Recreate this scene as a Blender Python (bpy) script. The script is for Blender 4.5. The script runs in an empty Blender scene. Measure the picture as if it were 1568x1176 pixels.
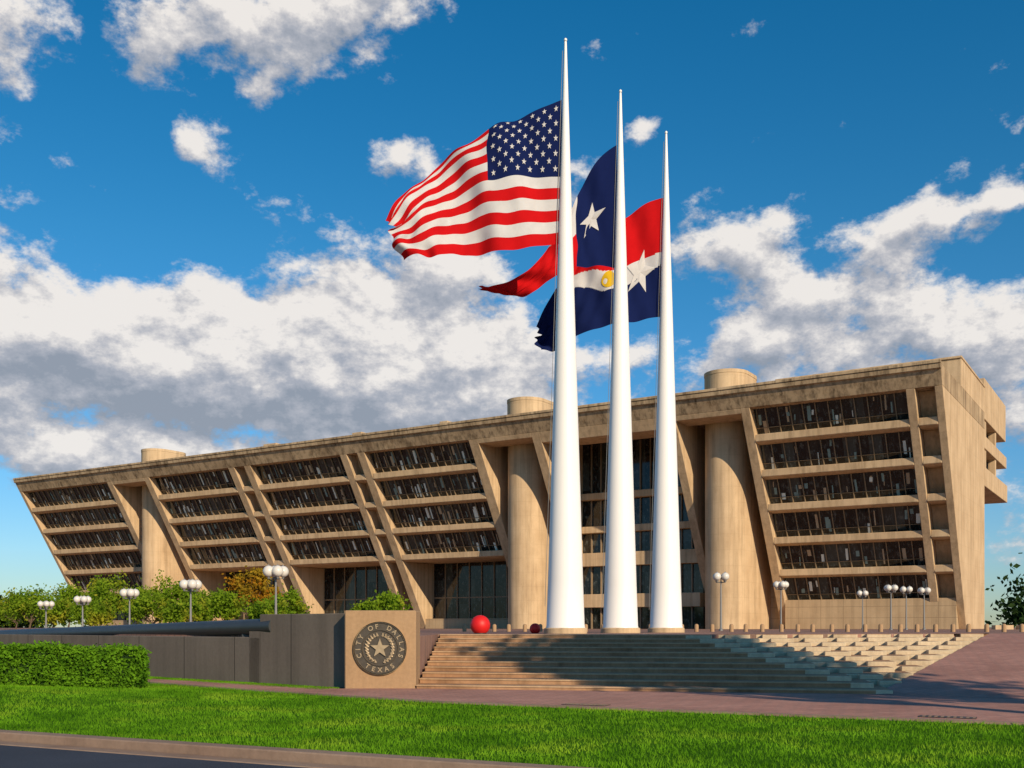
import bpy, bmesh, math, random
import numpy as np
from mathutils import Vector, Matrix
random.seed(5); rng=np.random.default_rng(7)
sc=bpy.context.scene
sc.view_settings.view_transform='Standard'
R=math.radians

# ------------------------------------------------------------ materials
def newmat(name):
    m=bpy.data.materials.new(name); m.use_nodes=True
    nt=m.node_tree; nt.nodes.clear()
    out=nt.nodes.new('ShaderNodeOutputMaterial')
    return m,nt,out
def L(nt,a,b): nt.links.new(a,b)
def noise(nt,vec,scale,detail=4,rough=.55):
    n=nt.nodes.new('ShaderNodeTexNoise'); n.inputs['Scale'].default_value=scale
    n.inputs['Detail'].default_value=detail; n.inputs['Roughness'].default_value=rough
    if vec is not None: L(nt,vec,n.inputs['Vector'])
    return n.outputs['Fac']
def mapping(nt,scale=(1,1,1),rot=(0,0,0),coord='Object'):
    t=nt.nodes.new('ShaderNodeTexCoord'); m=nt.nodes.new('ShaderNodeMapping')
    m.inputs['Scale'].default_value=scale; m.inputs['Rotation'].default_value=rot
    L(nt,t.outputs[coord],m.inputs['Vector']); return m.outputs['Vector']
def ramp(nt,fac,stops):
    r=nt.nodes.new('ShaderNodeValToRGB'); L(nt,fac,r.inputs['Fac'])
    e=r.color_ramp.elements
    while len(e)<len(stops): e.new(.5)
    for i,(p,c) in enumerate(stops):
        e[i].position=p; e[i].color=(c[0],c[1],c[2],1)
    return r.outputs['Color']
def mixc(nt,fac,a,b,mode='MIX'):
    m=nt.nodes.new('ShaderNodeMix'); m.data_type='RGBA'; m.blend_type=mode
    for s,v in ((m.inputs[0],fac),(m.inputs[6],a),(m.inputs[7],b)):
        if isinstance(v,(int,float)): s.default_value=v
        elif isinstance(v,tuple): s.default_value=(v[0],v[1],v[2],1)
        else: L(nt,v,s)
    return m.outputs[2]
def bsdf(nt,out,col,rough=.8,spec=.3,metal=0,bump=None,bs=.3,bd=.02):
    b=nt.nodes.new('ShaderNodeBsdfPrincipled')
    if isinstance(col,tuple): b.inputs['Base Color'].default_value=(*col,1)
    else: L(nt,col,b.inputs['Base Color'])
    if isinstance(rough,(int,float)): b.inputs['Roughness'].default_value=rough
    else: L(nt,rough,b.inputs['Roughness'])
    b.inputs['Specular IOR Level'].default_value=spec; b.inputs['Metallic'].default_value=metal
    if bump is not None:
        bp=nt.nodes.new('ShaderNodeBump'); bp.inputs['Strength'].default_value=bs; bp.inputs['Distance'].default_value=bd
        L(nt,bump,bp.inputs['Height']); L(nt,bp.outputs['Normal'],b.inputs['Normal'])
    L(nt,b.outputs[0],out.inputs['Surface']); return b
def simple(name,col,rough=.7,spec=.3,metal=0,var=.15,sc_=3.0):
    m,nt,out=newmat(name); v=mapping(nt)
    n=noise(nt,v,sc_,5)
    c=mixc(nt,n,tuple(x*(1-var) for x in col),tuple(min(1,x*(1+var)) for x in col))
    bsdf(nt,out,c,rough,spec,metal,bump=n,bs=.1); return m
def concrete(name,c1,c2,streak=.35,joint=None,fine=.12,lines=0):
    m,nt,out=newmat(name)
    v=mapping(nt); n1=noise(nt,v,.25,6,.6); n3=noise(nt,v,9,5,.6)
    v2=mapping(nt,(1.6,1.6,.05)); n2=noise(nt,v2,1.0,5,.65)
    v3=mapping(nt,(.9,.9,.12)); n4=noise(nt,v3,1.0,5,.7)
    c=ramp(nt,n1,[(.3,c1),(.72,c2)])
    st=ramp(nt,n2,[(.33,(1-streak,)*3),(.55,(1,1,1))])
    c=mixc(nt,1.0,c,st,'MULTIPLY')
    st2=ramp(nt,n4,[(.34,(.62,.58,.54)),(.46,(1,1,1))])
    c=mixc(nt,min(1,streak*1.6),c,st2,'MULTIPLY')
    fs=ramp(nt,n3,[(.3,(1-fine,)*3),(.7,(1+fine*.4,)*3)])
    c=mixc(nt,1.0,c,fs,'MULTIPLY')
    if joint:
        vb=mapping(nt,(1,1,1),(R(90),0,0))
        b=nt.nodes.new('ShaderNodeTexBrick'); L(nt,vb,b.inputs['Vector'])
        b.inputs['Scale'].default_value=1; b.inputs['Brick Width'].default_value=joint[0]; b.inputs['Row Height'].default_value=joint[1]
        b.inputs['Mortar Size'].default_value=.02; b.offset=0
        c=mixc(nt,b.outputs['Fac'],c,(c1[0]*.45,c1[1]*.45,c1[2]*.45))
    if lines:   # horizontal pour lines every few metres of height
        t=nt.nodes.new('ShaderNodeTexCoord'); s=nt.nodes.new('ShaderNodeSeparateXYZ'); L(nt,t.outputs['Object'],s.inputs[0])
        a=nt.nodes.new('ShaderNodeMath'); a.operation='DIVIDE'; L(nt,s.outputs[2],a.inputs[0]); a.inputs[1].default_value=lines
        f=nt.nodes.new('ShaderNodeMath'); f.operation='FRACT'; L(nt,a.outputs[0],f.inputs[0])
        g=ramp(nt,f.outputs[0],[(0,(.72,.70,.68)),(.02,(1,1,1))])
        c=mixc(nt,.8,c,g,'MULTIPLY')
    bsdf(nt,out,c,.9,.2,bump=n3,bs=.2,bd=.03); return m
CONC=concrete('buff_concrete',(.50,.355,.215),(.66,.49,.31),.27,None,.08,2.1)
CONCF=concrete('fascia_concrete',(.33,.235,.145),(.60,.45,.285),.6,None,.08)
CONCP=concrete('panel_concrete',(.42,.30,.18),(.54,.40,.25),.2,(3.0,1.5),.08)
CONCD=concrete('grey_concrete',(.15,.125,.105),(.21,.175,.145),.18,(2.4,40),.08)
CONCW=concrete('wall_block_concrete',(.36,.23,.13),(.44,.29,.17),.12)
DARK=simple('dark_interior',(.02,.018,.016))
BRONZE=simple('bronze_metal',(.055,.045,.035),.45,.5,.6)
MULL=simple('mullion_metal',(.26,.19,.12),.5,.4)
BLINDA=simple('window_blind_pale',(.80,.86,.80),.8,.2,0,.15,.8)
BLINDB=simple('window_blind_tan',(.50,.38,.25),.8,.2,0,.3,.8)
BLINDC=simple('window_blind_teal',(.22,.33,.32),.5,.4,0,.3,.8)
WHITE=simple('white_pole_paint',(.85,.84,.83),.35,.4,0,.025,.6)
GREYM=simple('grey_metal',(.22,.22,.22),.5,.5,.3)
TUBE=simple('painted_steel_tube',(.05,.055,.06),.45,.5,.2,.25,1.5)
RED=simple('red_gloss_paint',(.62,.012,.012),.5,.4,0,.08)
BARK=simple('bark',(.12,.085,.06),.9,.2,0,.35,12)

def glassmat(name,lit=1.0):
    m,nt,out=newmat(name)
    t=nt.nodes.new('ShaderNodeTexCoord')
    mp=nt.nodes.new('ShaderNodeMapping'); mp.inputs['Scale'].default_value=(1/1.55,.0,1/4.2)
    L(nt,t.outputs['Object'],mp.inputs['Vector'])
    fl=nt.nodes.new('ShaderNodeVectorMath'); fl.operation='FLOOR'; L(nt,mp.outputs[0],fl.inputs[0])
    wn=nt.nodes.new('ShaderNodeTexWhiteNoise'); L(nt,fl.outputs[0],wn.inputs['Vector'])
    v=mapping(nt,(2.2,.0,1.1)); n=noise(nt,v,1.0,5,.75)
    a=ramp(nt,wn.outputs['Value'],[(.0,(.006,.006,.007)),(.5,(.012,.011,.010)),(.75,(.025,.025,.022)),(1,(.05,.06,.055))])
    bl=ramp(nt,n,[(.5,(0,0,0)),(.57,(.02*lit,.025*lit,.025*lit)),(.62,(.10*lit,.11*lit,.10*lit)),(.67,(.02,.015,.015))])  # pale noise patches: reflections and blind bits put into the glass colour
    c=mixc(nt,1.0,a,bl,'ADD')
    bsdf(nt,out,c,.06,.5); return m
GLASS=glassmat('window_glass')

def brick(name,c1,c2,mort,scale,rot=0.0,bump=.3,bw=.5,rh=.25):
    m,nt,out=newmat(name); v=mapping(nt,(1,1,1),(0,0,rot))
    b=nt.nodes.new('ShaderNodeTexBrick'); L(nt,v,b.inputs['Vector'])
    b.inputs['Scale'].default_value=scale; b.inputs['Color1'].default_value=(*c1,1); b.inputs['Color2'].default_value=(*c2,1)
    b.inputs['Mortar'].default_value=(*mort,1); b.inputs['Mortar Size'].default_value=.02
    b.inputs['Brick Width'].default_value=bw; b.inputs['Row Height'].default_value=rh
    n=noise(nt,mapping(nt),.35,6,.65)
    s=ramp(nt,n,[(.3,(.7,.67,.67)),(.65,(1.08,1.05,1.05))])
    c=mixc(nt,1.0,b.outputs['Color'],s,'MULTIPLY')
    n2=noise(nt,mapping(nt),14,4)
    s2=ramp(nt,n2,[(.3,(.85,.85,.85)),(.7,(1.08,1.08,1.08))]); c=mixc(nt,1.0,c,s2,'MULTIPLY')
    bsdf(nt,out,c,.85,.2,bump=n2,bs=bump); return m
BRICK=brick('red_brick_paving',(.50,.27,.21),(.43,.22,.17),(.30,.20,.17),1.0,R(-26))
STEP=concrete('step_stone',(.36,.20,.11),(.48,.29,.165),.3,None,.15)
NOSE=concrete('step_nosing',(.46,.30,.18),(.56,.40,.25),.2,None,.15)
STEP_SUNLIT=concrete('step_stone_sunlit',(.56,.44,.29),(.70,.58,.41),.2,None,.15)  # paler copy of the step stone: sunlight on the right-hand risers painted in
KERB=concrete('kerb_concrete',(.24,.16,.12),(.34,.25,.19),.15)
def asphalt():
    m,nt,out=newmat('asphalt'); v=mapping(nt)
    n=noise(nt,v,30,5,.7); n2=noise(nt,v,.4,5)
    c=ramp(nt,n,[(.3,(.026,.033,.05)),(.7,(.05,.06,.085))]); s=ramp(nt,n2,[(.3,(.75,.75,.75)),(.7,(1.1,1.1,1.1))])
    bsdf(nt,out,mixc(nt,1.0,c,s,'MULTIPLY'),.85,.3,bump=n,bs=.5); return m
ASPH=asphalt()
def foliage(name,cd,cl,cy=None,scale=1.2,trans=.35,big=0):
    m,nt,out=newmat(name); v=mapping(nt)
    n=noise(nt,v,scale,4,.6)
    c=ramp(nt,n,[(.32,cd),(.62,cl)])
    if cy: 
        n2=noise(nt,mapping(nt,(1,1,1.0)),scale*.6,3); f=ramp(nt,n2,[(.5,(0,0,0)),(.62,(1,1,1))])
        c=mixc(nt,f,c,cy)
    if big:
        n4=noise(nt,mapping(nt),big,5,.65); s=ramp(nt,n4,[(.36,(.52,.60,.5)),(.60,(1.08,1.05,1))]); c=mixc(nt,1.0,c,s,'MULTIPLY')
    d=nt.nodes.new('ShaderNodeBsdfDiffuse'); t=nt.nodes.new('ShaderNodeBsdfTranslucent'); mx=nt.nodes.new('ShaderNodeMixShader')
    L(nt,c,d.inputs[0]); L(nt,c,t.inputs[0]); mx.inputs[0].default_value=trans
    L(nt,d.outputs[0],mx.inputs[1]); L(nt,t.outputs[0],mx.inputs[2]); L(nt,mx.outputs[0],out.inputs['Surface']); return m
LAWN=foliage('lawn_soil',(.03,.09,.008),(.06,.16,.012),None,2.0,0)
BLADE=foliage('grass_blades',(.11,.29,.012),(.20,.45,.022),(.27,.47,.03),.8,.4,.5)
HEDGE=foliage('hedge_leaves',(.05,.14,.010),(.17,.36,.02),None,3)
LEAF=foliage('tree_leaves',(.10,.20,.012),(.28,.42,.03),(.42,.42,.04),.7,.5)
LEAFY=foliage('autumn_leaves',(.22,.18,.02),(.50,.32,.03),(.50,.22,.02),1.2,.5)
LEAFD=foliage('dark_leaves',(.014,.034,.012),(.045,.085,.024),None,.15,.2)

# ------------------------------------------------------------ mesh helpers
def empty(name,loc=(0,0,0),rz=0):
    e=bpy.data.objects.new(name,None); sc.collection.objects.link(e); e.location=loc; e.rotation_euler=(0,0,rz); return e
def mkobj(name,me,mats,parent=None):
    o=bpy.data.objects.new(name,me); sc.collection.objects.link(o)
    for m in (mats if isinstance(mats,(list,tuple)) else [mats]): me.materials.append(m)
    if parent: o.parent=parent
    return o
class MB:
    def __init__(s): s.v=[]; s.f=[]; s.mi=None
    def prism_x(s,prof,x0,x1):
        n=len(prof); b=len(s.v)
        s.v+=[(x0,y,z) for y,z in prof]+[(x1,y,z) for y,z in prof]
        s.f.append(tuple(range(b,b+n))); s.f.append(tuple(range(b+2*n-1,b+n-1,-1)))
        for i in range(n):
            j=(i+1)%n; s.f.append((b+i,b+n+i,b+n+j,b+j))
    def prism_z(s,pts,z0,z1):
        n=len(pts); b=len(s.v)
        s.v+=[(x,y,z0) for x,y in pts]+[(x,y,z1) for x,y in pts]
        s.f.append(tuple(range(b+n-1,b-1,-1))); s.f.append(tuple(range(b+n,b+2*n)))
        for i in range(n):
            j=(i+1)%n; s.f.append((b+i,b+j,b+n+j,b+n+i))
    def box(s,x0,x1,y0,y1,z0,z1): s.prism_z([(x0,y0),(x1,y0),(x1,y1),(x0,y1)],z0,z1)
    def revolve(s,prof,cx,cy,seg=24):
        b=len(s.v); n=len(prof)
        for r,z in prof:
            for k in range(seg):
                a=2*math.pi*k/seg; s.v.append((cx+r*math.cos(a),cy+r*math.sin(a),z))
        for i in range(n-1):
            for k in range(seg):
                k2=(k+1)%seg; s.f.append((b+i*seg+k,b+i*seg+k2,b+(i+1)*seg+k2,b+(i+1)*seg+k))
        s.f.append(tuple(b+k for k in range(seg))[::-1]); s.f.append(tuple(b+(n-1)*seg+k for k in range(seg)))
    def tube(s,p0,p1,r0,r1,seg=8):
        p0=Vector(p0);p1=Vector(p1); d=(p1-p0).normalized()
        a=d.orthogonal().normalized(); c=d.cross(a); b=len(s.v)
        for p,r in((p0,r0),(p1,r1)):
            for k in range(seg):
                t=2*math.pi*k/seg; s.v.append(tuple(p+a*r*math.cos(t)+c*r*math.sin(t)))
        for k in range(seg):
            k2=(k+1)%seg; s.f.append((b+k,b+k2,b+seg+k2,b+seg+k))
        s.f.append(tuple(b+k for k in range(seg))[::-1]); s.f.append(tuple(b+seg+k for k in range(seg)))
    def build(s,name,mat,parent=None,smooth=False,bevel=0):
        me=bpy.data.meshes.new(name); me.from_pydata(s.v,[],s.f)
        if s.mi: me.polygons.foreach_set('material_index',s.mi)
        bm=bmesh.new(); bm.from_mesh(me); bmesh.ops.recalc_face_normals(bm,faces=bm.faces); bm.to_mesh(me); bm.free()
        if smooth:
            me.polygons.foreach_set('use_smooth',[True]*len(me.polygons)); me.set_sharp_from_angle(angle=R(35))
        o=mkobj(name,me,mat,parent)
        if bevel:
            m=o.modifiers.new('bevel','BEVEL'); m.width=bevel; m.segments=1; m.limit_method='ANGLE'
        return o
def fast(name,V,nper,mat,parent=None):
    n=len(V)//nper; me=bpy.data.meshes.new(name)
    me.vertices.add(len(V)); me.vertices.foreach_set('co',V.astype(np.float32).ravel())
    me.loops.add(len(V)); me.loops.foreach_set('vertex_index',np.arange(len(V),dtype=np.int32))
    me.polygons.add(n); me.polygons.foreach_set('loop_start',np.arange(0,len(V),nper,dtype=np.int32))
    me.update(calc_edges=True); me.validate()
    return mkobj(name,me,mat,parent)
def leafquads(C,size):
    n=len(C); a=rng.normal(size=(n,3)); a/=np.linalg.norm(a,axis=1)[:,None]
    b=rng.normal(size=(n,3)); b-=a*(a*b).sum(1)[:,None]; b/=np.linalg.norm(b,axis=1)[:,None]
    s=(size*rng.uniform(.6,1.3,n))[:,None]; a=a*s; b=b*s*.6
    return np.stack([C-a,C+b,C+a,C-b],1).reshape(-1,3)

# ------------------------------------------------------------ CITY HALL (local x=-s, y=back, z up from plaza)
PZ=1.6
city=empty('city_hall_building',(48.6,118.5,PZ),math.atan2(-.5339,.8456))
H=30.3; T=.59
K=lambda z:T*(H-z)
fr=MB(); gl=MB(); mu=MB(); dk=MB(); pn=MB(); rf=MB(); bld=[MB(),MB(),MB()]
# roof
rf.prism_x([(0,H),(.12,H-.55),(.42,H-.6),(K(28),28),(33,28),(33,H)],-178,0)
rf.prism_x([(-.12,H+.003),(-.12,H+.35),(.7,H+.35),(.7,H+.003)],-178,0)
for a,b in((-.9,0),(-178,-177.1)):
    fr.prism_x([(K(28),27.998),(K(0),0),(33,0),(33,27.998)],a,b)
deep=[(22.9,24.1),(33.1,34.3),(53.8,55.2),(64.4,66),(137.8,139.3),(148.5,150)]
thin=[(3.05,4.07),(86.1,87.6),(89.8,91.2),(111.5,113),(115.4,116.9)]
for a,b in deep: fr.prism_x([(K(28),27.998),(K(0),0),(22,0),(22,27.998)],-b,-a)
for a,b in thin: fr.prism_x([(K(28),27.998),(K(0),0),(22,0),(22,11.2),(K(11.2)+3.5,11.2),(K(28)+3.5,27.998)],-b,-a)
def bay(s0,s1,rows,windows=True):
    for i in range(rows):
        zt=H-(2.3+4.2*i); zb=zt-3.1; zc=zb-1.1
        # sill beam: near-vertical outer face, sloped underside
        fr.prism_x([(K(zb)+.30,zb),(K(zb)+.42,zc+.22),(K(zc)+.5,zc),(K(zc)+4,zc),(K(zb)+4,zb)],-s1,-s0)
        off=1.45 if windows else 2.2
        (gl if windows else fr).prism_x([(K(zt)+off,zt),(K(zb)+off,zb),(K(zb)+off+.3,zb),(K(zt)+off+.3,zt)],-s1,-s0)
        if windows:
            n=max(2,round((s1-s0)/1.55)); 
            for j in range(n+1):
                x=-(s0+(s1-s0)*j/n); w=.055
                mu.prism_x([(K(zt)+off-.25,zt),(K(zb)+off-.25,zb),(K(zb)+off+.02,zb),(K(zt)+off+.02,zt)],x-w,x+w)
                if j<n:
                    for rep in range(3):
                        if rng.uniform()<.40:
                            wd_=rng.uniform(.08,.5); xx=x-.12-rng.uniform(0,1.2-wd_*.6)
                            z1_=zt-rng.uniform(.05,1.9); z0_=max(zb+.08,z1_-rng.uniform(.4,1.9)); sk=rng.uniform(-.1,.25)
                            q=bld[int(rng.choice(3,p=[.30,.32,.38]))]; o_=off-.035-.01*rep
                            b0=len(q.v); q.v+=[(xx-wd_,K(z0_)+o_,z0_),(xx,K(z0_)+o_,z0_),(xx+sk*.5,K(z1_)+o_,z1_),(xx-wd_+sk*.5,K(z1_)+o_,z1_)]; q.f.append((b0,b0+1,b0+2,b0+3))
            mu.prism_x([(K(zb+.9)+off-.12,zb+.9),(K(zb+.82)+off-.12,zb+.82),(K(zb+.82)+off+.01,zb+.82),(K(zb+.9)+off+.01,zb+.9)],-s1,-s0)
bay(4.07,22.9,6); bay(.9,3.05,6,False)
for a,b in((66,86.1),(91.2,111.5),(116.9,137.8)): bay(a,b,4)
for a,b in((87.6,89.8),(113,115.4)): bay(a,b,4,False)
bay(150,177.1,5)
pn.prism_x([(K(4.0)+.3,4.0),(K(4.0)+.3,0),(22,0),(22,4.0)],-22.9,-.9)
for a,b,zt in((66,86.1,11.2),(87.6,89.8,11.2),(91.2,111.5,11.2),(113,115.4,11.2),(116.9,137.8,11.2),(150,177.1,7.0)):
    gl.box(-b,-a,20,20.3,1.7,zt+.5); pn.box(-b,-a,17.5,20.6,0,1.7)
    fr.box(-b,-a,K(zt)+3.9,21,zt+.02,zt+.6)
    n=max(1,round((b-a)/2.6))
    for j in range(1,n):
        x=-(a+(b-a)*j/n); mu.box(x-.08,x+.08,19.8,20.01,1.7,zt)
    mu.box(-b,-a,19.85,20.005,5.2,5.4)
for a,b in((24.1,33.1),(55.2,64.4),(139.3,148.5)):
    pn.box(-b,-a,18.2,22,0,28)
    fr.prism_x([(K(28),27.998),(K(27.4),27.4),(6,27.4),(6,27.998)],-b,-a)
for z0,z1 in((3.2,5.2),(9.4,11.4),(14.4,15.4),(19.4,20.4)): fr.box(-53.8,-34.3,13.2,15.5,z0,z1)
gl.box(-53.8,-34.3,14.4,14.7,0,28)
for j in range(1,12):
    x=-(34.3+19.5*j/12); mu.box(x-.08,x+.08,14.1,14.41,0,28)
fr.prism_x([(K(28),27.998),(K(26.6),26.6),(7,26.6),(7,27.998)],-53.8,-34.3)
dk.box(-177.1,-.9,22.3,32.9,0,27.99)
pn.box(-177,-.95,32.7,32.98,0,27.99)
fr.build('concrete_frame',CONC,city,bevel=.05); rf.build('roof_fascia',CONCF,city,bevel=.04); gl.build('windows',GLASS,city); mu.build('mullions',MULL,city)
for q,m_ in zip(bld,(BLINDA,BLINDB,BLINDC)): q.build('window_blinds',m_,city)
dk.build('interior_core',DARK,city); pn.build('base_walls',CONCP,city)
pil=MB()
def stad(cx,r,y0,y1,z0,z1,roundback):
    pts=[(cx+r*math.cos(t),y0-r*math.sin(t)) for t in np.linspace(math.pi,0,33)]
    if roundback: pts+=[(cx+r*math.cos(t),y1+r*math.sin(t)) for t in np.linspace(0,math.pi,33)]
    else: pts+=[(cx+r,y1),(cx-r,y1)]
    pil.prism_z(pts,z0,z1)
for s0 in(28.6,60.2,144.2):
    stad(-s0,2.85,8.5,18.3,0,28.1,False)
    stad(-s0,2.95,8.5,11.5,30.2,34.0,True)
    stad(-s0,3.0,8.5,11.5,33.99,34.45,True)
pil.build('stair_towers',CONC,city,smooth=True)
rt=MB()
rt.box(-23.4,-.003,13.8,32.9,H-.01,33.8); rt.box(-23.6,.1,13.6,33,33.8,34.1)
for a,b,z in((37,52,31.9),(68,82,31.4),(84,90,31.9),(96,112,31.5),(121,134,31.6),(152,170,31.4)):
    rt.box(-b,-a,5,20,H-.01,z)
for a,b in((88,90),(107,110),(71,72.5)): rt.box(-b,-a,3,5,H-.01,31.7)
rt.box(-30,0,33,55,29.5,35.2); rt.box(-30,0,33,56,25.4,27.2); rt.box(-30,0,33,57,20.1,22.8)
rt.box(-30,-26,33,54,22.8,29.5); rt.box(-1.2,-.2,33,36,22.8,29.5); rt.box(-1.2,-.2,45,46,22.8,29.5)
rt.build('roof_blocks',CONC,city,bevel=.05)
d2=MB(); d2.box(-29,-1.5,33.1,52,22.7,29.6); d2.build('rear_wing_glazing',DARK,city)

# ------------------------------------------------------------ ground
b_=np.array([.5339,.8456]); r_=np.array([.8456,-.5339]); e_=np.array([.98,-.199]); g_=np.array([.199,.98])
UU=np.array([.896,-.443]); VV=np.array([.443,.896])
def UV(u,v): p=UU*u+VV*v; return (float(p[0]),float(p[1]))
def flat(name,pts,z,mat):
    me=bpy.data.meshes.new(name); me.from_pydata([(x,y,z) for x,y in pts],[],[tuple(range(len(pts)))])
    o=mkobj(name,me,mat)
    if me.polygons[0].normal.z<0: me.flip_normals()
    return o
flat('ground',[(-4000,-4000),(4000,-4000),(4000,4000),(-4000,4000)],-.25,LAWN)
flat('road',[UV(-300,-3),UV(300,-3),UV(300,12.65),UV(-300,12.65)],-.13,ASPH)
k=MB(); k.prism_z([UV(-300,12.6),UV(300,12.6),UV(300,12.95),UV(-300,12.95)],-.3,.03)
k.prism_z([UV(-300,12.2),UV(300,12.2),UV(300,12.6),UV(-300,12.6)],-.3,-.115)
k.build('kerb',KERB,None,bevel=.02)
k=MB(); k.prism_z([UV(-300,-3.3),UV(300,-3.3),UV(300,-3.0),UV(-300,-3.0)],-.3,.03); k.build('kerb',KERB,None,bevel=.02)
def mound(x,y): return .42*np.exp(-((x+16.5)**2/40+(y-26.5)**2/18))
nu,nv=140,60; us=np.linspace(-70,70,nu); vs=np.linspace(12.93,40,nv)
V=[];F=[]
for v in vs:
    for u in us:
        x,y=UV(u,v); V.append((x,y,float(mound(x,y))))
for j in range(nv-1):
    for i in range(nu-1):
        a=j*nu+i; F.append((a,a+1,a+nu+1,a+nu))
me=bpy.data.meshes.new('lawn'); me.from_pydata(V,[],F); lawn=mkobj('lawn',me,LAWN)
for p in me.polygons: p.use_smooth=True
fu=[-60,-27,-20,-13,60]; fv=[30,26.4,24.1,22.65,22.5]
N=240000
u=rng.uniform(-32,24,N); v=12.95+(rng.uniform(0,1,N)**1.15)*13.5; lim=np.interp(u,fu,fv); kx=v<lim; u=u[kx];v=v[kx]
N2=14000; 
x=np.concatenate([UU[0]*u+VV[0]*v]); y=np.concatenate([UU[1]*u+VV[1]*v])
t=rng.uniform(0,1,N2); w=rng.uniform(0.1,1.2,N2)
x2=-5.2-8.8*t-.66*w*.6; y2=32.0+7.7*t-.75*w
x=np.concatenate([x,x2]); y=np.concatenate([y,y2]); z=mound(x,y)
n=len(x); h=rng.uniform(.03,.085,n); a=rng.uniform(0,6.28,n); wd=.010
lean=rng.normal(0,.025,(n,2))
base=np.stack([x,y,z-.005],1); d=np.stack([np.cos(a)*wd,np.sin(a)*wd,np.zeros(n)],1)
tip=base+np.stack([lean[:,0],lean[:,1],h],1)
fast('grass',np.stack([base-d,base+d,tip],1).reshape(-1,3),3,BLADE)
# sidewalk
C0=np.array([10.1,29.0]); CT=np.array([6.65,40.0])
far=C0+r_*60
sw=[UV(-45,29),UV(-27,26.4),UV(-20,24.1),UV(-13,22.65),UV(60,22.5),tuple(far),tuple(C0-g_*-.3),(-2.9,31.9),(-5.3,31.6),(-14.2,38.7),(-22,46)]
k=MB(); k.prism_z(sw,-.1,.035); k.build('sidewalk',BRICK)
k=MB(); pl=[UV(-45,29),UV(-27,26.4),UV(-20,24.1),UV(-13,22.65),UV(60,22.5)]; pl2=[UV(-45,28.8),UV(-27,26.2),UV(-20,23.9),UV(-13,22.45),UV(60,22.3)]
k.prism_z(pl+pl2[::-1],-.1,.05); k.build('sidewalk_edging',KERB)
for i,(uu,vv) in enumerate(((-9.5,23.2),(-1.5,23.3),(4.0,23.1))):
    g=empty('drain_grate',(*UV(uu,vv),.036),math.atan2(-.443,.896)); k=MB(); k.box(-.55,.55,-.22,.22,0,.012); k.build('frame',BRONZE,g)
    k=MB(); [k.box(-.48+j*.12,-.43+j*.12,-.17,.17,.012,.02) for j in range(9)]; k.build('bars',KERB,g)
E=lambda L_,w_: C0+b_*L_+r_*w_
pts=[(*E(0,0),.04),(*E(0,90),.04),(*E(21.4,90),PZ+.004),(*E(21.4,0),PZ+.004)]
me=bpy.data.meshes.new('ramp_pavement'); me.from_pydata([tuple(map(float,p)) for p in pts],[],[(0,1,2,3)]); mkobj('ramp_pavement',me,BRICK)
ET=E(21.33,0)
pp=[(-3.0,42.4),(float(CT[0])+.1,float(CT[1])+.55),tuple(ET+np.array([0,.45])),tuple(E(21.38,0)),tuple(E(21.38,90)),(500,-33),(900,900),(-900,900),(-600,520),(-30.3,57.5),(-13.7,40.1),(-4.7,32.6),(-3.0,32.6)]
pp=[tuple(map(float,p)) for p in pp]
k=MB(); k.prism_z(pp,-.2,PZ+.004); k.build('plaza',brick('plaza_paving',(.36,.22,.17),(.31,.18,.14),(.22,.15,.12),.6,R(-32)))
# steps
NS=11; stairs=empty('stone_steps')
for i in range(NS):
    f=i/(NS-1); C=C0+(CT-C0)*f; z=PZ*(i+1)/NS
    EE=C0+b_*(z/.0747)
    Lx=-2.9; q=(C[0]-Lx)/e_[0]; Lp=C-e_*q
    D=EE-C; al=D@e_; be=D@g_; n=max(1,int(round(np.hypot(al,be)/1.75)))
    P=[tuple(Lp),tuple(C)]; cur=C.copy()
    nf=.38
    for j in range(n):
        A_=al/n; B_=be/n
        cur=cur+e_*(A_*.66); P.append(tuple(cur))
        cur=cur+g_*(B_+nf); P.append(tuple(cur))
        cur=cur+e_*(A_*.34); P.append(tuple(cur))
        cur=cur-g_*nf; P.append(tuple(cur))
    last=len(P)
    P+= [tuple(E(21.3,0)-r_*.02),(-2.9,50.0+.01*i)]
    k=MB(); k.prism_z([tuple(map(float,p)) for p in P],-.1,z)
    k.mi=[0,0]+[1 if 1<=m<last-1 else 0 for m in range(len(P))]  # right-hand risers get the painted sunlit tone, front riser and treads stay brown
    k.build('step_%d'%(i+1),[STEP,STEP_SUNLIT],stairs,bevel=.02)
    a=Lp+np.array([.01,0]); b2=C
    k=MB(); k.prism_z([tuple(map(float,q_)) for q_ in (a-g_*.03,b2-g_*.03,b2+g_*.10,a+g_*.10)],z-.035,z+.004); k.build('nosing_%d'%(i+1),NOSE,stairs)

# retaining wall + block with seal
rw=empty('retaining_wall'); wd=np.array([-.753,.658]); wn=np.array([.658,.753])
W0=np.array([-5.03,32.15])
def wallseg(mb,l0,l1,z1,th=.45,z0=-.2):
    a=W0+wd*l0; b=W0+wd*l1; mb.prism_z([tuple(a),tuple(a+wn*th),tuple(b+wn*th),tuple(b)],z0,z1)
k=MB(); wallseg(k,0,4.6,2.32); wallseg(k,4.6,35,1.55); k.build('wall_body',CONCD,rw,bevel=.02)
k=MB(); wallseg(k,4.55,5.2,1.75,.6); k.build('wall_shoulder',CONCD,rw)
tb=empty('steel_tube_barrier'); k=MB(); k.tube((-7.9,34.9,1.92),(-34,60.5,1.25),.27,.27,24); k.build('tube',TUBE,tb,smooth=True)
k=MB()
for f in(.05,.35,.65,.95):
    x=-7.9-26.1*f; y=34.9+25.6*f; z=1.92-.67*f; k.box(x-.12,x+.12,y-.12,y+.12,1.2,z-.2)
k.build('supports',TUBE,tb)
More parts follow.
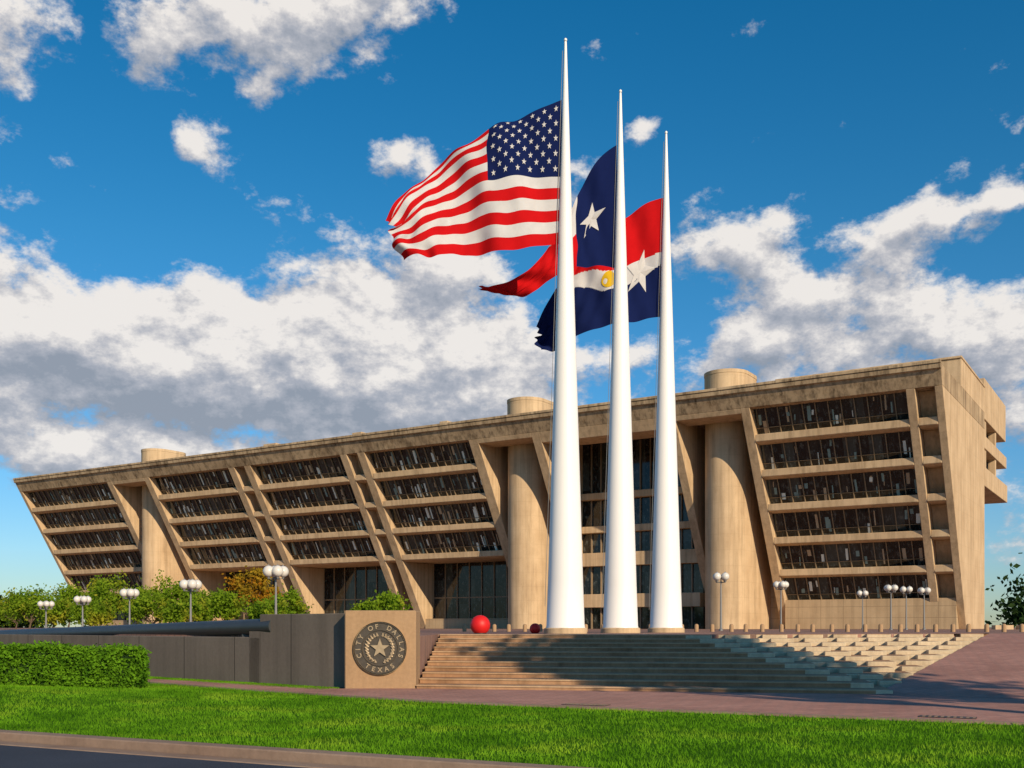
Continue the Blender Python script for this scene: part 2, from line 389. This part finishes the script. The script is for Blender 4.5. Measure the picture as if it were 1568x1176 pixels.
blk=empty('city_seal_monument',(-4.0,31.7,0)); k=MB(); k.box(-1.08,1.08,0,1.5,-.1,2.4); k.build('block',CONCW,blk,bevel=.03)
def disc(mb,r,y0,y1,seg=48,ri=0,cz=1.25):
    P=[(r*math.cos(2*math.pi*i/seg),cz+r*math.sin(2*math.pi*i/seg)) for i in range(seg)]
    b=len(mb.v)
    if ri==0:
        for y in(y0,y1): mb.v+=[(p[0],y,p[1]) for p in P]
        mb.f.append(tuple(range(b,b+seg))); mb.f.append(tuple(range(b+seg,b+2*seg))[::-1])
        for i in range(seg): j=(i+1)%seg; mb.f.append((b+i,b+j,b+seg+j,b+seg+i))
    else:
        for rr in(r,ri):
            for y in(y0,y1): mb.v+=[(rr*math.cos(2*math.pi*i/seg),y,cz+rr*math.sin(2*math.pi*i/seg)) for i in range(seg)]
        o=lambda a,i:b+a*seg+i%seg
        for i in range(seg):
            mb.f+= [(o(0,i),o(0,i+1),o(1,i+1),o(1,i)),(o(2,i),o(2,i+1),o(3,i+1),o(3,i)),(o(1,i),o(1,i+1),o(3,i+1),o(3,i))]
SEALD=simple('seal_dark_bronze',(.09,.075,.06),.45,.5,.4,.4,9); SEALL=simple('seal_light_metal',(.40,.31,.20),.45,.5,.3,.35,9)
k=MB(); disc(k,.79,-.05,0); k.build('seal_disc',SEALD,blk)
k=MB(); disc(k,.81,-.09,-.01,48,.77); disc(k,.55,-.075,-.04,48,.53); k.build('seal_rings',SEALL,blk)
def star(mb,cx,cz,r,y0,y1,rot=0):
    b=len(mb.v); P=[]
    for i in range(10):
        rr=r if i%2==0 else r*.4; a=math.pi/2+i*math.pi/5+rot; P.append((cx+rr*math.cos(a),cz+rr*math.sin(a)))
    for y in(y0,y1): mb.v+=[(p[0],y,p[1]) for p in P]
    mb.f.append(tuple(range(b,b+10))); mb.f.append(tuple(range(b+10,b+20))[::-1])
    for i in range(10): j=(i+1)%10; mb.f.append((b+i,b+j,b+10+j,b+10+i))
k=MB(); star(k,0,1.25,.30,-.11,-.04); 
for s in(-1,1):
    for a in np.linspace(-1.2,1.35,12):
        x=s*.42*math.cos(a); z=1.25+.42*math.sin(a); k.tube((x*.86,-.06,z-.04),(x*1.08,-.09,z+.06),.045,.012,6)
        k.tube((x*1.02,-.06,z-.05),(x*.88,-.09,z+.05),.03,.01,5)
k.build('seal_star_and_wreath',SEALL,blk)
def letters(txt,a0,a1,flip):
    for i,ch in enumerate(txt):
        if ch==' ': continue
        a=a0+(a1-a0)*i/(len(txt)-1)
        cu=bpy.data.curves.new('letter','FONT'); cu.body=ch; cu.size=.2; cu.extrude=.012; cu.offset=.004; cu.align_x='CENTER'; cu.align_y='CENTER'
        o=bpy.data.objects.new('seal_letter',cu); sc.collection.objects.link(o); cu.materials.append(SEALL); o.parent=blk
        o.location=(.66*math.cos(a),-.065,1.25+.66*math.sin(a)); o.rotation_euler=(R(90),(-(a-math.pi/2) if not flip else -(a+math.pi/2)),0)
letters("CITY OF DALLAS",R(200),R(-20),False); letters("TEXAS",R(235),R(305),True)

# ------------------------------------------------------------ flagpoles and flags
def pole(x,y):
    e=empty('flagpole',(x,y,PZ)); k=MB()
    prof=[(.84-(.84-.055)*(z/26.0),z) for z in np.linspace(.35,26,14)]
    k.revolve([(.86,.0),(.86,.3),(.84,.35)]+prof[1:],0,0,48); k.revolve([(.02,26),(.07,26.05),(.07,26.12),(.02,26.17)],0,0,16)
    k.build('pole',WHITE,e,smooth=True)
    k=MB(); k.revolve([(.95,0),(.95,.22),(.9,.26)],0,0,48); k.build('base_collar',CONC,e,smooth=True)
    k=MB(); k.tube((-.9,-.1,1.2),(-.13,-.02,25.6),.012,.012,5); k.build('halyard',GREYM,e)
    return e
P1=(2.35,45.9);P2=(5.22,50.3);P3=(8.04,54.5)
for p in(P1,P2,P3): pole(*p)
def fabric(name,col,tr=.3):
    m,nt,out=newmat(name); n=noise(nt,mapping(nt),2,3)
    c=mixc(nt,n,tuple(x*.85 for x in col),tuple(min(1,x*1.1) for x in col))
    d=nt.nodes.new('ShaderNodeBsdfDiffuse'); t=nt.nodes.new('ShaderNodeBsdfTranslucent'); mx=nt.nodes.new('ShaderNodeMixShader')
    L(nt,c,d.inputs[0]); L(nt,c,t.inputs[0]); mx.inputs[0].default_value=tr
    L(nt,d.outputs[0],mx.inputs[1]); L(nt,t.outputs[0],mx.inputs[2]); L(nt,mx.outputs[0],out.inputs['Surface']); return m
FR=fabric('flag_red',(.66,.012,.015)); FW=fabric('flag_white',(.75,.74,.74)); FB=fabric('flag_blue',(.010,.018,.085),.15); FY=fabric('flag_gold',(.75,.5,.03))
def flag(name,hx,hy,hz,top,bot,us4,pat,stars,vexp,wave,nu=100,nv=65,discs=()):
    e=empty(name,(hx,hy,hz))
    cf=[np.polyfit(us4,[p[i] for p in c],3) for c in(top,bot) for i in(0,1)]
    def S(u,v):
        vv=v**(1+vexp*min(1,u/.4)) 
        tx,tz,bx,bz=[np.polyval(c,u) for c in cf]
        x=tx+(bx-tx)*vv; z=tz+(bz-tz)*vv
        ph=u*wave[1]+v*wave[2]
        y=wave[0]*min(1,u*3)*math.sin(ph)+.35*wave[0]*u*math.sin(ph*2.3+1.7)+.10*min(1,u*4)*math.sin(u*31+v*7)+.06*u*math.sin(u*52-v*9)+wave[3]*u
        z+=.10*min(1,u*2.5)*math.sin(u*11+v*2.0)+.08*u*math.sin(u*23+v*6); x+=.12*u*math.sin(v*9+u*5)+.12*u*u*math.sin(v*21)
        return (x,y,z)
    V=[S(i/nu,j/nv) for j in range(nv+1) for i in range(nu+1)]; F=[]; mi=[]
    for j in range(nv):
        for i in range(nu):
            a=j*(nu+1)+i; F.append((a,a+1,a+nu+2,a+nu+1)); mi.append(pat((i+.5)/nu,(j+.5)/nv))
    me=bpy.data.meshes.new('cloth'); me.from_pydata(V,[],F); me.polygons.foreach_set('material_index',mi)
    me.polygons.foreach_set('use_smooth',[True]*len(F)); mkobj('cloth',me,[FR,FW,FB,FY],e)
    for lst,mat,nm in((stars,FW,'stars'),(discs,FY,'emblem')):
        if not lst: continue
        V=[];F=[]
        for (cu,cv,ru,rv,rot) in lst:
            m=10 if nm=='stars' else 20
            for s in(-.035,.035):
                b=len(V); x,y,z=S(cu,cv); V.append((x,y+s,z))
                for q in range(m):
                    rr=1 if (q%2==0 or nm!='stars') else .4; a=math.pi/2+q*2*math.pi/m+rot
                    uu=max(0.001,cu+ru*rr*math.cos(a)); vv=min(.999,max(.001,cv-rv*rr*math.sin(a)))
                    x,y,z=S(uu,vv); V.append((x,y+s,z))
                for q in range(m): F.append((b,b+1+q,b+1+(q+1)%m))
        me=bpy.data.meshes.new(nm); me.from_pydata(V,[],F); mkobj(nm,me,mat,e)
def patUS(u,v):
    if u<.4 and v<7/13: return 2
    return 0 if int(v*13)%2==0 else 1
st=[]
for r in range(9):
    for c in range(6 if r%2==0 else 5):
        st.append((.4*((2*c+1+(r%2))/12),(7/13)*(r+1)/10,.0135,.026,0))
flag('us_flag',P1[0]-.16,P1[1],25.06,[(0,0),(-3.24,-1.58),(-5.97,-3.64),(-7.49,-5.6)],[(0,-6.29),(-3.24,-6.85),(-5.5,-7.1),(-7.1,-7.25)],[0,.4,.75,1],patUS,st,.45,(.42,11,2.2,-.9),nu=120)
flag('texas_flag',P2[0]-.17,P2[1],25.1,[(0,0),(-1.95,-2.45),(-3.2,-5.0),(-6.6,-6.7)],[(0,-5.97),(-1.95,-6.0),(-3.3,-6.7),(-6.4,-7.0)],[0,.33,.6,1],
     lambda u,v:2 if u<.33 else (1 if v<(.5 if u<.45 else .5-.5*(u-.45)/.17) else 0),[(.185,.52,.115,.17,.1)],.0,(.35,8,1.5,-.3))
def patD(u,v):
    c=.50+.05*math.sin(u*6); w=.05+.13*u
    if u>.46: c-=.2*(u-.46)/.2; w-=.30*(u-.46)
    if v<c-w: return 0
    if v<c+w: return 1
    return 2
flag('dallas_flag',P3[0]-.14,P3[1],24.28,[(0,0),(-1.98,-.92),(-4.1,-2.9),(-6.5,-6.3)],[(0,-6.2),(-2.0,-6.5),(-4.4,-7.2),(-6.6,-7.9)],[0,.3,.6,1],
     lambda u,v:patD(u,v) if u<.70 else 2,[(.19,.58,.12,.2,.3)],.0,(.4,8,1.5,.3),nu=140,nv=90,discs=[(.42,.52,.05,.09,0)])

# ------------------------------------------------------------ street lamps
GLOBE=simple('opal_globe',(.66,.64,.60),.25,.5,0,.03)
def lamp(x,y,h=4.1,gr=.30,rot=0,ar=.43):
    e=empty('street_lamp',(x,y,PZ),rot); k=MB()
    k.revolve([(.16,0),(.16,.12),(.09,.2),(.07,h*.5),(.05,h-.5),(.09,h-.47),(.09,h-.41),(.04,h-.36),(.04,h+.15)],0,0,12)
    for a in range(4):
        dx,dy=math.cos(a*math.pi/2),math.sin(a*math.pi/2)
        k.tube((0,0,h-.46),(dx*ar,dy*ar,h-.42),.03,.025,6); k.tube((dx*ar,dy*ar,h-.45),(dx*ar,dy*ar,h-.24),.05,.12,8)
        k.tube((dx*ar,dy*ar,h+gr-.02),(dx*ar,dy*ar,h+gr+.08),.06,.01,6)
    k.build('post_and_arms',GREYM,e,smooth=True); k=MB()
    for a in range(4):
        dx,dy=math.cos(a*math.pi/2),math.sin(a*math.pi/2)
        k.revolve([(max(.01,gr*math.sin(t)),h-gr*math.cos(t)) for t in np.linspace(0.05,math.pi-.05,12)],dx*ar,dy*ar,18)
    k.build('globes',GLOBE,e,smooth=True)
for t,y,up,gr in((-.226,62,85,.34),(-.3075,70,65,.32),(-.366,82,52,.32),(-.411,86,42,.28),(-.446,88,35,.25)):
    lamp(t*y,y,h=.3+up*y/1600,gr=gr,rot=random.uniform(.1,.7))
for x,y in((15.8,79),(24.2,94),(39.6,118),(37,102),(40.0,106),(43,109)):
    lamp(x,y,rot=random.uniform(.1,.7))

# bollards
bm_=MB(); bm_.revolve([(.13,0),(.13,.38),(.10,.45),(.03,.48)],0,0,12); bo=bm_.build('bollard',CONCW,None,smooth=True); bo.location=(-3,66,PZ)
for i in range(1,46):
    o=bpy.data.objects.new('bollard',bo.data); sc.collection.objects.link(o); o.location=(-3+i*.95+random.uniform(-.1,.1),66-i*.18,PZ)
lb=empty('low_plaza_wall'); k=MB()
for x in range(5): k.box(56+x*2.6,58.1+x*2.6,121-x*.5,122-x*.5,PZ,PZ+.5)
k.build('blocks',CONC,lb)
def redball(x,y,r):
    e=empty('red_sphere_sculpture',(x,y,PZ)); k=MB(); k.revolve([(max(.01,r*math.sin(t)),r*.86-r*math.cos(t)) for t in np.linspace(.5,math.pi-.03,20)],0,0,32); k.build('sphere',RED,e,smooth=True)
    k=MB(); k.revolve([(r*.62,0),(r*.62,.06),(r*.5,.1)],0,0,24); k.build('base',BRONZE,e,smooth=True)
redball(-1.4,46,.44); redball(1.05,47.5,.25)

# ------------------------------------------------------------ hedge and trees
def hedge():
    e=empty('hedge'); A=np.array([-10.8,30.8]); B=np.array([-24,23.5]); d=(B-A)/np.linalg.norm(B-A); nn=np.array([-d[1],d[0]]);
    if nn[1]<0: nn=-nn
    Ln=np.linalg.norm(B-A); th=1.2; h=1.15
    n=46000; f=rng.uniform(0,1,n); u=rng.uniform(0,Ln,n); v=rng.uniform(0,th,n); w=rng.uniform(0,h,n)
    m=f<.5; v[m]=rng.normal(.03,.06,m.sum()); m2=(f>=.5)&(f<.78); w[m2]=h+rng.normal(-.02,.06,m2.sum()); m3=(f>.78)&(f<.84); u[m3]=rng.normal(.02,.07,m3.sum())
    v+=.08*np.sin(u*2.3)+.05*np.sin(w*7+u*5); w=w+.05*np.sin(u*3.1)*(w>h*.8)
    P=A+np.outer(u,d)+np.outer(v,nn); z=mound(P[:,0],P[:,1])+w
    fast('leaves',leafquads(np.column_stack([P,z]),.05),4,HEDGE,e)
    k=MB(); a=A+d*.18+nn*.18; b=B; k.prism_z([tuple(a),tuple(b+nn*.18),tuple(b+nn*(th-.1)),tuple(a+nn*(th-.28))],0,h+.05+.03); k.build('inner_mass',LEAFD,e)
hedge()
def tree(name,x,y,h,w,mat,z0=PZ,n=3500,ls=.13,ncl=26,trunkf=.3,spf=1.0):
    e=empty(name,(x,y,z0)); k=MB(); cr=[]
    tz=h*trunkf; k.tube((0,0,0),(0.04*h,0,tz),.035*h*.6+.03,.02*h*.6+.02,8)
    for i in range(ncl):
        t=rng.uniform(0,6.28); ph=rng.uniform(-.75,1); r=rng.uniform(.45,1)**.6
        q=math.sqrt(max(0,1-ph*ph)); c=np.array([w/2*r*q*math.cos(t)*.85,w/2*r*q*math.sin(t)*.85,tz+(h-tz)*(.5+.43*ph*r)]); cr.append(c)
        if i%2==0:
            m=c*.5+np.array([0,0,tz*.35]); k.tube((0.04*h,0,tz*.9),tuple(m),.012*h+.01,.008*h+.008,6); k.tube(tuple(m),tuple(c),.008*h+.008,.006,5)
    k.build('trunk_and_limbs',BARK,e,smooth=True)
    cr=np.array(cr); idx=rng.integers(0,ncl,n); sp=w*rng.uniform(.05,.12,ncl)*spf
    C=cr[idx]+rng.normal(size=(n,3))*sp[idx][:,None]; C[:,2]=np.maximum(C[:,2],tz*.6)
    fast('foliage',leafquads(C,ls),4,mat,e)
def gt(t,ytop,y,wpx,m,h0=None):
    h=.3+ytop*y/1600; tree('small_tree',t*y,y,h,wpx*y/1600,m,n=3000,ls=.16,ncl=22,trunkf=.18)
for t,yt,y,wp,m in((-.462,60,112,70,LEAF),(-.425,62,120,74,LEAF),(-.39,80,110,70,LEAF),(-.36,64,118,60,LEAF),(-.325,76,108,66,LEAF),(-.30,60,116,56,LEAF),
                   (-.252,104,100,60,LEAFY),(-.238,86,108,50,LEAFY),(-.215,54,104,56,LEAF),(-.118,48,96,62,LEAF),(-.14,38,104,50,LEAF),(-.475,46,135,76,LEAF),(-.345,50,104,76,LEAF),(-.275,56,96,60,LEAF),(-.44,42,100,70,LEAF),(-.40,40,98,70,LEAF),(-.232,40,92,60,LEAF),(-.31,38,92,70,LEAF)):
    gt(t,yt,y,wp,m)
# street trees standing beyond the right edge of the view (their shadows cross the steps and ramp)
for x,y,h,w,n_ in((25.0,3.0,21,8,4200),(21.0,3.6,20,7.5,3200)):
    tree('shade_tree',x,y,h,w,LEAFD,z0=0,n=n_,ls=.36,ncl=34,trunkf=.60)
for x,y,h,w in((28,20,7.5,2.6),(34,24,7,2.6),(23.5,13.5,6.0,2.4),(41,27,7.5,2.8)):
    tree('young_street_tree',x,y,h,w,LEAF,z0=.1,n=2600,ls=.17,ncl=22,trunkf=.4)
cs=[]
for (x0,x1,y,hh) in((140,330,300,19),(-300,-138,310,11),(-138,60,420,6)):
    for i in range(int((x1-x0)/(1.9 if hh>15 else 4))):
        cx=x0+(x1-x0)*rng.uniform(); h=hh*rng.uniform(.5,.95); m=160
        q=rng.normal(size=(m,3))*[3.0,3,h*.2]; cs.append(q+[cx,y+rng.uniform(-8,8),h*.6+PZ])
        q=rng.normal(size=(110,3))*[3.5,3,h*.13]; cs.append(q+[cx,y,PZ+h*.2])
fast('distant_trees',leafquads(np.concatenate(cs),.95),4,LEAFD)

# ------------------------------------------------------------ world / clouds
el_s=R(24); SX,SY=.48,-.877
az_s=math.atan2(SX,SY)
w=bpy.data.worlds.new('World'); sc.world=w; w.use_nodes=True; nt=w.node_tree; nt.nodes.clear()
out=nt.nodes.new('ShaderNodeOutputWorld'); bg=nt.nodes.new('ShaderNodeBackground'); bg.inputs['Strength'].default_value=.1
sky=nt.nodes.new('ShaderNodeTexSky'); sky.sky_type='NISHITA'; sky.sun_disc=False; sky.sun_elevation=el_s; sky.sun_rotation=az_s; sky.air_density=1.0; sky.dust_density=.1; sky.ozone_density=3.0
def M(op,a,b=None,c=None,clamp=False):
    n=nt.nodes.new('ShaderNodeMath'); n.operation=op; n.use_clamp=clamp
    for i,v in enumerate((a,b,c)):
        if v is None: continue
        if isinstance(v,(int,float)): n.inputs[i].default_value=v
        else: L(nt,v,n.inputs[i])
    return n.outputs[0]
tc=nt.nodes.new('ShaderNodeTexCoord'); sp=nt.nodes.new('ShaderNodeSeparateXYZ'); L(nt,tc.outputs['Generated'],sp.inputs[0])
az=M('ARCTAN2',sp.outputs[0],sp.outputs[1]); el=M('ARCSINE',sp.outputs[2])
BL=[(-.247,.270,.15,.045,.30),(-.084,.31,.09,.07,.30),(-.377,.225,.15,.045,.29),(-.45,.27,.05,.03,.30),(-.12,.20,.20,.045,.27),(.219,.350,.055,.034,.36),(.365,.338,.045,.022,.28),(.38,.29,.085,.016,.27),
(.254,.262,.15,.026,.24),(.44,.255,.08,.020,.23),(.33,.20,.2,.03,.19),(-.30,.515,.09,.035,.19),(-.20,.53,.08,.03,.19),(-.13,.545,.06,.03,.19),(-.30,.418,.020,.018,.30),(-.345,.455,.022,.020,.24),(-.46,.44,.035,.035,.22),(-.22,.46,.03,.018,.20),(-.115,.425,.035,.014,.2),(.118,.44,.018,.010,.2),(.44,.355,.03,.008,.25),
(-.38,.15,.25,.018,.20),(-.30,.095,.3,.010,.16),(.45,.12,.12,.03,.2),(-.05,.13,.5,.02,.12),(1.2,.3,.3,.1,.2),(-1.3,.35,.3,.1,.2),(3,.3,.3,.1,.15)]
def dens(azo,elo,detail):
    a=M('ADD',az,azo); e=M('ADD',el,elo)
    cb=nt.nodes.new('ShaderNodeCombineXYZ'); L(nt,a,cb.inputs[0]); L(nt,M('MULTIPLY',e,1.5),cb.inputs[1]); cb.inputs[2].default_value=.81
    n1=noise(nt,cb.outputs[0],10,detail,.63)
    D=M('MULTIPLY',M('SUBTRACT',n1,.555),1.25)
    for (ca,ce,sa,se,am) in BL:
        x=M('DIVIDE',M('SUBTRACT',a,ca),sa); y=M('DIVIDE',M('SUBTRACT',e,ce),se)
        r2=M('ADD',M('MULTIPLY',x,x),M('MULTIPLY',y,y)); g=M('MULTIPLY',M('EXPONENT',M('MULTIPLY',r2,-.6)),am)
        D=M('ADD',D,g)
    return D
D0=dens(0,0,10); D1=dens(.009,.020,7)
def sstep(x,a,b):
    n=nt.nodes.new('ShaderNodeMapRange'); n.interpolation_type='SMOOTHSTEP'; L(nt,x,n.inputs[0]); n.inputs[1].default_value=a; n.inputs[2].default_value=b; return n.outputs[0]
cover=sstep(D0,.06,.23)
lit=M('ADD',M('MULTIPLY',M('SUBTRACT',D0,D1),2.7),.53,clamp=True)
cc=ramp(nt,lit,[(.05,(.33,.37,.44)),(.40,(.48,.50,.56)),(.60,(.66,.65,.67)),(.90,(.99,.94,.89))])
cc10=mixc(nt,1.0,cc,(8.9,8.9,8.9),'MULTIPLY')
hs=nt.nodes.new('ShaderNodeHueSaturation'); hs.inputs['Hue'].default_value=.493; hs.inputs['Saturation'].default_value=1.38; hs.inputs['Value'].default_value=1.12; L(nt,sky.outputs[0],hs.inputs['Color'])
hz=ramp(nt,el,[(0,(.50,.64,.86)),(.16,(.78,.88,1.0)),(.34,(1,1,1))])
skc=mixc(nt,1.0,hs.outputs[0],hz,'MULTIPLY')
fin=mixc(nt,M('MULTIPLY',cover,.96),skc,cc10)
L(nt,fin,bg.inputs['Color']); L(nt,bg.outputs[0],out.inputs['Surface'])

S=Vector((SX*math.cos(el_s),SY*math.cos(el_s),math.sin(el_s)))
sd=bpy.data.lights.new('sun','SUN'); sd.energy=5.0; sd.angle=R(.5); sd.color=(1,.81,.56)
so=bpy.data.objects.new('sun',sd); sc.collection.objects.link(so); so.rotation_euler=S.to_track_quat('Z','Y').to_euler(); so.location=(20,-40,60)

cam=bpy.data.cameras.new('camera'); co=bpy.data.objects.new('camera',cam); sc.collection.objects.link(co)
co.location=(0,0,1.9); co.rotation_euler=(R(90),0,0); cam.sensor_width=36; cam.lens=36.73; cam.shift_y=.2372; cam.clip_end=9000; cam.clip_start=.1
sc.camera=co
